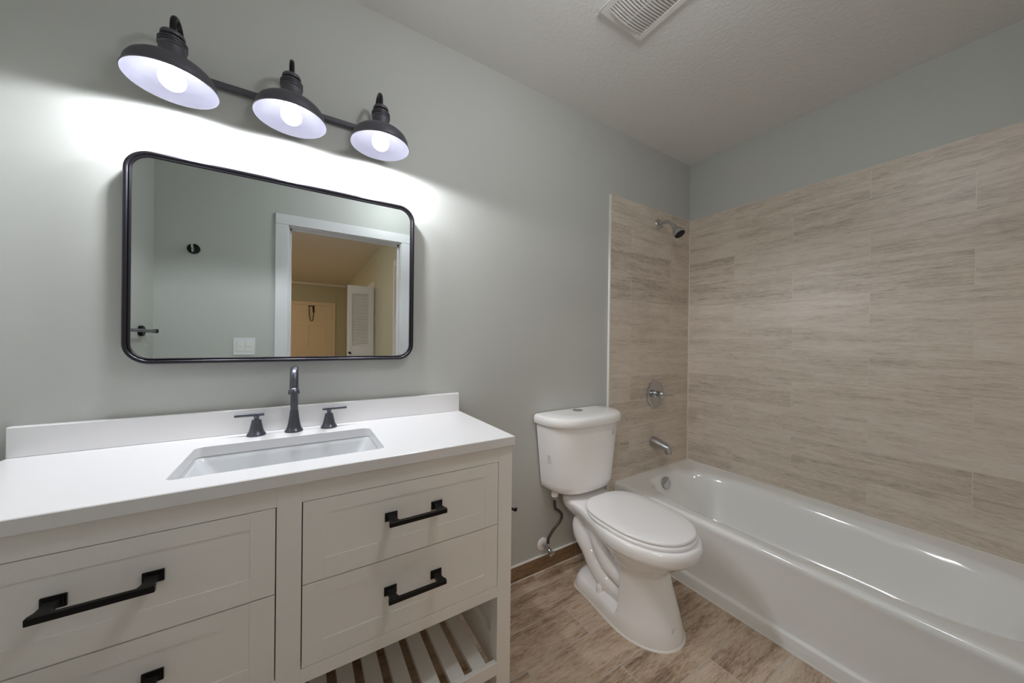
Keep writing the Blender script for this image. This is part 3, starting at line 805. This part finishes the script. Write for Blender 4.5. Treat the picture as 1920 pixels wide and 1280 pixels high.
# ------------------------------------------------------------------ toilet paper holder on the vanity side
tp = thing('toilet_paper_holder', 'small black paper holder arm sticking out from the vanity side', 'paper holder', (0.592, -0.40, 0.60))
bm = bmesh.new(); lathe(bm, [(0.0, 0), (0.022, 0), (0.022, 0.006), (0.018, 0.008), (0.0, 0.008)], (0.592, -0.385, 0.600), (1, 0, 0), seg=24)
obj('rosette', bm, M['black'], tp, smooth=40)
bm = bmesh.new()
tube(bm, smooth_path([(0.596, -0.385, 0.600), (0.625, -0.385, 0.594), (0.640, -0.392, 0.588), (0.6475, -0.400, 0.585), (0.648, -0.400, 0.593)], 5), 0.0045, 12)
obj('arm', bm, M['black'], tp, smooth=60)

# ------------------------------------------------------------------ ceiling exhaust grille
fan = thing('exhaust_fan_grille', 'cream slotted exhaust fan cover on the ceiling', 'vent', (1.07, -0.62, H))
bm = bmesh.new()
gx0, gx1, gy0, gy1 = 0.955, 1.193, -0.765, -0.468
zt = H - 0.0005
box(bm, (gx0, gy0, zt - 0.010), (gx0 + 0.028, gy1, zt), bev=0.003); box(bm, (gx1 - 0.028, gy0, zt - 0.010), (gx1, gy1, zt), bev=0.003)
box(bm, (gx0 + 0.026, gy1 - 0.026, zt - 0.010), (gx1 - 0.026, gy1, zt), bev=0.003); box(bm, (gx0 + 0.026, gy0, zt - 0.010), (gx1 - 0.026, gy0 + 0.026, zt), bev=0.003)
obj('grille_frame', bm, M['plastic'], fan, smooth=40)
bm = bmesh.new()
y = gy1 - 0.026; xa, xb = gx0 + 0.026, gx1 - 0.026
while y > gy0 + 0.03:
    rs = []
    for k in range(13):
        t = k / 12; x = xa + (xb - xa) * t; zz = zt - 0.009 - 0.009 * math.sin(pi * t)
        rs.append([(x, y - 0.0062, zz), (x, y, zz), (x, y, zz + 0.0085), (x, y - 0.0062, zz + 0.0085)])
    loft(bm, rs)
    y -= 0.0105
box(bm, ((xa + xb) / 2 - 0.003, gy0 + 0.02, zt - 0.0165), ((xa + xb) / 2 + 0.003, gy1 - 0.02, zt - 0.012))
obj('slats', bm, M['plastic'], fan, smooth=40)
obj('cavity_shade_sheet', B((xa - 0.002, gy0 + 0.02, zt - 0.002), (xb + 0.002, gy1 - 0.02, zt)), M['dark'], fan)  # flat sheet coloured black in place of the shade between the slats

# ------------------------------------------------------------------ things on the left and front walls, seen in the mirror
rh = thing('robe_hook', 'round black robe hook on the wall beside the doorway', 'hook', (-0.566, YF, 1.73))
bm = bmesh.new(); lathe(bm, [(0.0, 0), (0.031, 0), (0.031, 0.008), (0.027, 0.011), (0.0, 0.012)], (-0.566, YF + 0.0005, 1.730), (0, 1, 0))
obj('rosette', bm, M['black'], rh, smooth=40)
bm = bmesh.new()
tube(bm, smooth_path([(-0.566, YF + 0.008, 1.735), (-0.566, YF + 0.030, 1.730), (-0.566, YF + 0.045, 1.735), (-0.566, YF + 0.050, 1.752)], 6), 0.006, 14)
tube(bm, smooth_path([(-0.566, YF + 0.008, 1.728), (-0.566, YF + 0.022, 1.714), (-0.566, YF + 0.036, 1.710), (-0.566, YF + 0.042, 1.722)], 6), 0.005, 14)
obj('hook_arm', bm, M['chrome_dark'], rh, smooth=60)
tb = thing('towel_bar', 'black towel bar on the left wall, reflected at the mirror edge', 'towel bar', (XL, -1.32, 1.21))
for yy in (-1.320, -0.86):
    bm = bmesh.new(); lathe(bm, [(0.0, 0), (0.029, 0), (0.029, 0.014), (0.025, 0.018), (0.0, 0.018)], (XL + 0.0005, yy, 1.210), (1, 0, 0))
    lathe(bm, [(0.009, 0.016), (0.009, 0.050), (0.011, 0.054), (0.011, 0.074), (0.0, 0.075)], (XL, yy, 1.210), (1, 0, 0), seg=24)
    obj('post', bm, M['black'], tb, smooth=40)
bm = bmesh.new(); tube(bm, [(XL + 0.063, -1.335, 1.210), (XL + 0.063, -0.845, 1.210)], 0.0085, 18)
obj('bar', bm, M['faucet'], tb, smooth=40)
sw = thing('light_switch', 'white double rocker switch plate left of the door casing', 'light switch', (-0.312, YF, 1.121))
bm = bmesh.new(); box(bm, (-0.370, YF, 1.064), (-0.254, YF + 0.006, 1.178), bev=0.002)
obj('switch_plate', bm, M['white'], sw, smooth=40)
for xs in (-0.335, -0.289):
    bm = bmesh.new()
    box(bm, (xs - 0.017, YF + 0.004, 1.088), (xs + 0.017, YF + 0.0085, 1.154), bev=0.001)
    box(bm, (xs - 0.015, YF + 0.006, 1.121), (xs + 0.015, YF + 0.0105, 1.152), bev=0.001)
    obj('rocker', bm, M['plastic'], sw, smooth=40)

# ------------------------------------------------------------------ hallway (reflected)
d1 = bpy.data.objects.new('door_1', None); COL.objects.link(d1); d1.location = (0.23, HY, 0); struct(d1)
bm = bmesh.new()
a0, a1, az = -0.175, 0.630, 1.935
box(bm, (a0 - 0.075, HY, 0), (a0, HY + 0.018, az + 0.07)); box(bm, (a1, HY, 0), (a1 + 0.075, HY + 0.018, az + 0.07)); box(bm, (a0, HY, az), (a1, HY + 0.018, az + 0.07))
obj('door_casing', bm, M['door'], d1)
bm = bmesh.new()
box(bm, (a0 + 0.003, HY - 0.002, 0.01), (a1 - 0.003, HY + 0.004, az - 0.003))
cols_ = ((a0 + 0.10, a0 + 0.365), (a1 - 0.365, a1 - 0.10))
for x0, x1 in cols_:
    for z0, z1 in ((1.60, 1.82), (0.95, 1.50), (0.20, 0.82)):
        # raised panel with moulding groove
        loft(bm, [[(x0, HY + 0.004, z0), (x1, HY + 0.004, z0), (x1, HY + 0.004, z1), (x0, HY + 0.004, z1)],
                  [(x0 + 0.008, HY - 0.001, z0 + 0.008), (x1 - 0.008, HY - 0.001, z0 + 0.008), (x1 - 0.008, HY - 0.001, z1 - 0.008), (x0 + 0.008, HY - 0.001, z1 - 0.008)],
                  [(x0 + 0.03, HY + 0.009, z0 + 0.03), (x1 - 0.03, HY + 0.009, z0 + 0.03), (x1 - 0.03, HY + 0.009, z1 - 0.03), (x0 + 0.03, HY + 0.009, z1 - 0.03)]], False, True)
        for q in (0,):
            box(bm, (x0 - 0.006, HY + 0.004, z0 - 0.006), (x1 + 0.006, HY + 0.008, z0)); box(bm, (x0 - 0.006, HY + 0.004, z1), (x1 + 0.006, HY + 0.008, z1 + 0.006))
            box(bm, (x0 - 0.006, HY + 0.004, z0), (x0, HY + 0.008, z1)); box(bm, (x1, HY + 0.004, z0), (x1 + 0.006, HY + 0.008, z1))
obj('door_leaf', bm, M['door'], d1)
struct(obj('trim_12', B((-2.78, HY, H - 0.05), (HX, HY + 0.04, H), bev=0.008), M['white']))
hk = thing('over_door_hook', 'dark wire hanger hooked over the top of the far panelled door', 'hook', (0.22, HY, 1.93))
bm = bmesh.new()
yh = HY + 0.022
tube(bm, [(0.150, yh, 1.915), (0.285, yh, 1.915)], 0.006, 8)
tube(bm, [(0.255, yh, 1.92), (0.262, yh, 1.76)], 0.016, 8)
tube(bm, smooth_path([(0.170, yh, 1.91), (0.178, yh, 1.75), (0.198, yh, 1.60), (0.222, yh, 1.57), (0.245, yh, 1.60), (0.262, yh, 1.75)], 5), 0.006, 8)
box(bm, (0.19, HY + 0.004, 1.90), (0.21, yh, 1.92))
obj('wire_loop', bm, M['brass'], hk, smooth=50)
# louvered closet door folded out from the hall wall
d2 = bpy.data.objects.new('door_2', None); COL.objects.link(d2); d2.location = (0.73, -3.92, 0); struct(d2)
lx0, lx1, ly, lz = 0.560, 0.905, -3.92, 1.93
bm = bmesh.new(); th = 0.028
box(bm, (lx0, ly, 0.012), (lx0 + 0.062, ly + th, lz), bev=0.002); box(bm, (lx1 - 0.072, ly, 0.012), (lx1, ly + th, lz), bev=0.002)
for z0, z1 in ((lz - 0.115, lz), (0.93, 1.09), (0.012, 0.18)): box(bm, (lx0 + 0.06, ly + 0.001, z0), (lx1 - 0.07, ly + th - 0.001, z1), bev=0.002)
obj('door_frame', bm, M['white'], d2, smooth=40)
bm = bmesh.new()
for z0, z1 in ((1.09, lz - 0.115), (0.18, 0.93)):
    z = z0 + 0.004
    while z < z1 - 0.01:
        x0, x1 = lx0 + 0.06, lx1 - 0.07
        loft(bm, [[(x, ly + 0.002, z + 0.020), (x, ly + 0.006, z + 0.024), (x, ly + th - 0.002, z + 0.004), (x, ly + th - 0.006, z)] for x in (x0, x1)])
        z += 0.0225
obj('louvers', bm, M['white'], d2)
bm = bmesh.new(); lathe(bm, [(0.006, 0), (0.006, 0.012), (0.016, 0.020), (0.017, 0.030), (0.0, 0.036)], (lx0 + 0.03, ly + th, 0.985), (0, 1, 0), seg=20)
obj('door_knob', bm, M['brass'], d2, smooth=50, label='small dark knob')
# casings on the hall side wall
bm = bmesh.new()
box(bm, (HX - 0.016, -4.02, 0), (HX, -3.95, 2.03)); box(bm, (HX - 0.016, -5.20, 2.03 - 0.07), (HX, -4.02, 2.03)); box(bm, (HX - 0.016, -5.20, 0), (HX, -5.13, 1.96))
box(bm, (HX - 0.003, -5.13, 0), (HX - 0.001, -4.02, 1.96))
struct(obj('trim_13', bm, M['white']))
bm = bmesh.new()
box(bm, (HX - 0.016, -2.74, 0), (HX, -2.67, 2.08)); box(bm, (HX - 0.016, -2.67, 2.01), (HX, -1.90, 2.08)); box(bm, (HX - 0.016, -1.90, 0), (HX, -1.83, 2.08)); box(bm, (HX - 0.004, -2.67, 0), (HX - 0.001, -1.90, 2.01))
struct(obj('trim_14', bm, M['white']))
h2 = thing('unseen_ceiling_lamp', 'unseen neutral flush lamp added as fill in the hallway just outside the bathroom doorway', 'ceiling lamp', (-0.75, -2.75, H))  # added lamp, brightens the bathroom through the doorway
bm = bmesh.new(); lathe(bm, [(0.0, 0), (0.22, 0), (0.22, -0.02), (0.0, -0.02)], (-0.75, -2.75, H - 0.0005))
obj('lamp_base', bm, M['white'], h2, smooth=40)
bm = bmesh.new(); lathe(bm, [(0.0, -0.021), (0.20, -0.021), (0.19, -0.05), (0.15, -0.085), (0.08, -0.105), (0.0, -0.11)], (-0.75, -2.75, H))
obj('lamp_glass', bm, M['hallfill'], h2, smooth=50)
# globe lamp added to lift the ambient light, above and out of the frame
fl = thing('unseen_ceiling_lamp', 'unseen opal globe lamp added as fill just inside the bathroom doorway', 'ceiling lamp', (0.66, -1.02, H))
bm = bmesh.new(); lathe(bm, [(0.0, 0), (0.065, 0), (0.065, -0.012), (0.055, -0.02), (0.012, -0.024), (0.012, -0.05), (0.035, -0.055), (0.035, -0.062), (0.0, -0.064)], (0.66, -1.02, H - 0.0005))
obj('lamp_base', bm, M['white'], fl, smooth=40)
GR, GZ = 0.085, 2.300
bm = bmesh.new(); lathe(bm, [(GR * math.sin(pi * (0.03 + 0.97 * k / 20)), GZ + GR * math.cos(pi * (0.03 + 0.97 * k / 20))) for k in range(21)], (0.66, -1.02, 0), seg=32)
obj('fill_globe', bm, M['globe'], fl, smooth=60)
# warm flush lamp on the hallway ceiling, out of the reflection
hl = thing('unseen_ceiling_lamp', 'warm round flush ceiling lamp in the hallway', 'ceiling lamp', (-1.2, -5.6, H))
bm = bmesh.new(); lathe(bm, [(0.0, 0), (0.17, 0), (0.17, -0.02), (0.0, -0.02)], (-1.2, -5.6, H - 0.0005))
obj('lamp_base', bm, M['white'], hl, smooth=40)
bm = bmesh.new(); lathe(bm, [(0.0, -0.021), (0.155, -0.021), (0.145, -0.05), (0.11, -0.08), (0.05, -0.098), (0.0, -0.10)], (-1.2, -5.6, H))
obj('lamp_glass', bm, M['halllamp'], hl, smooth=50)
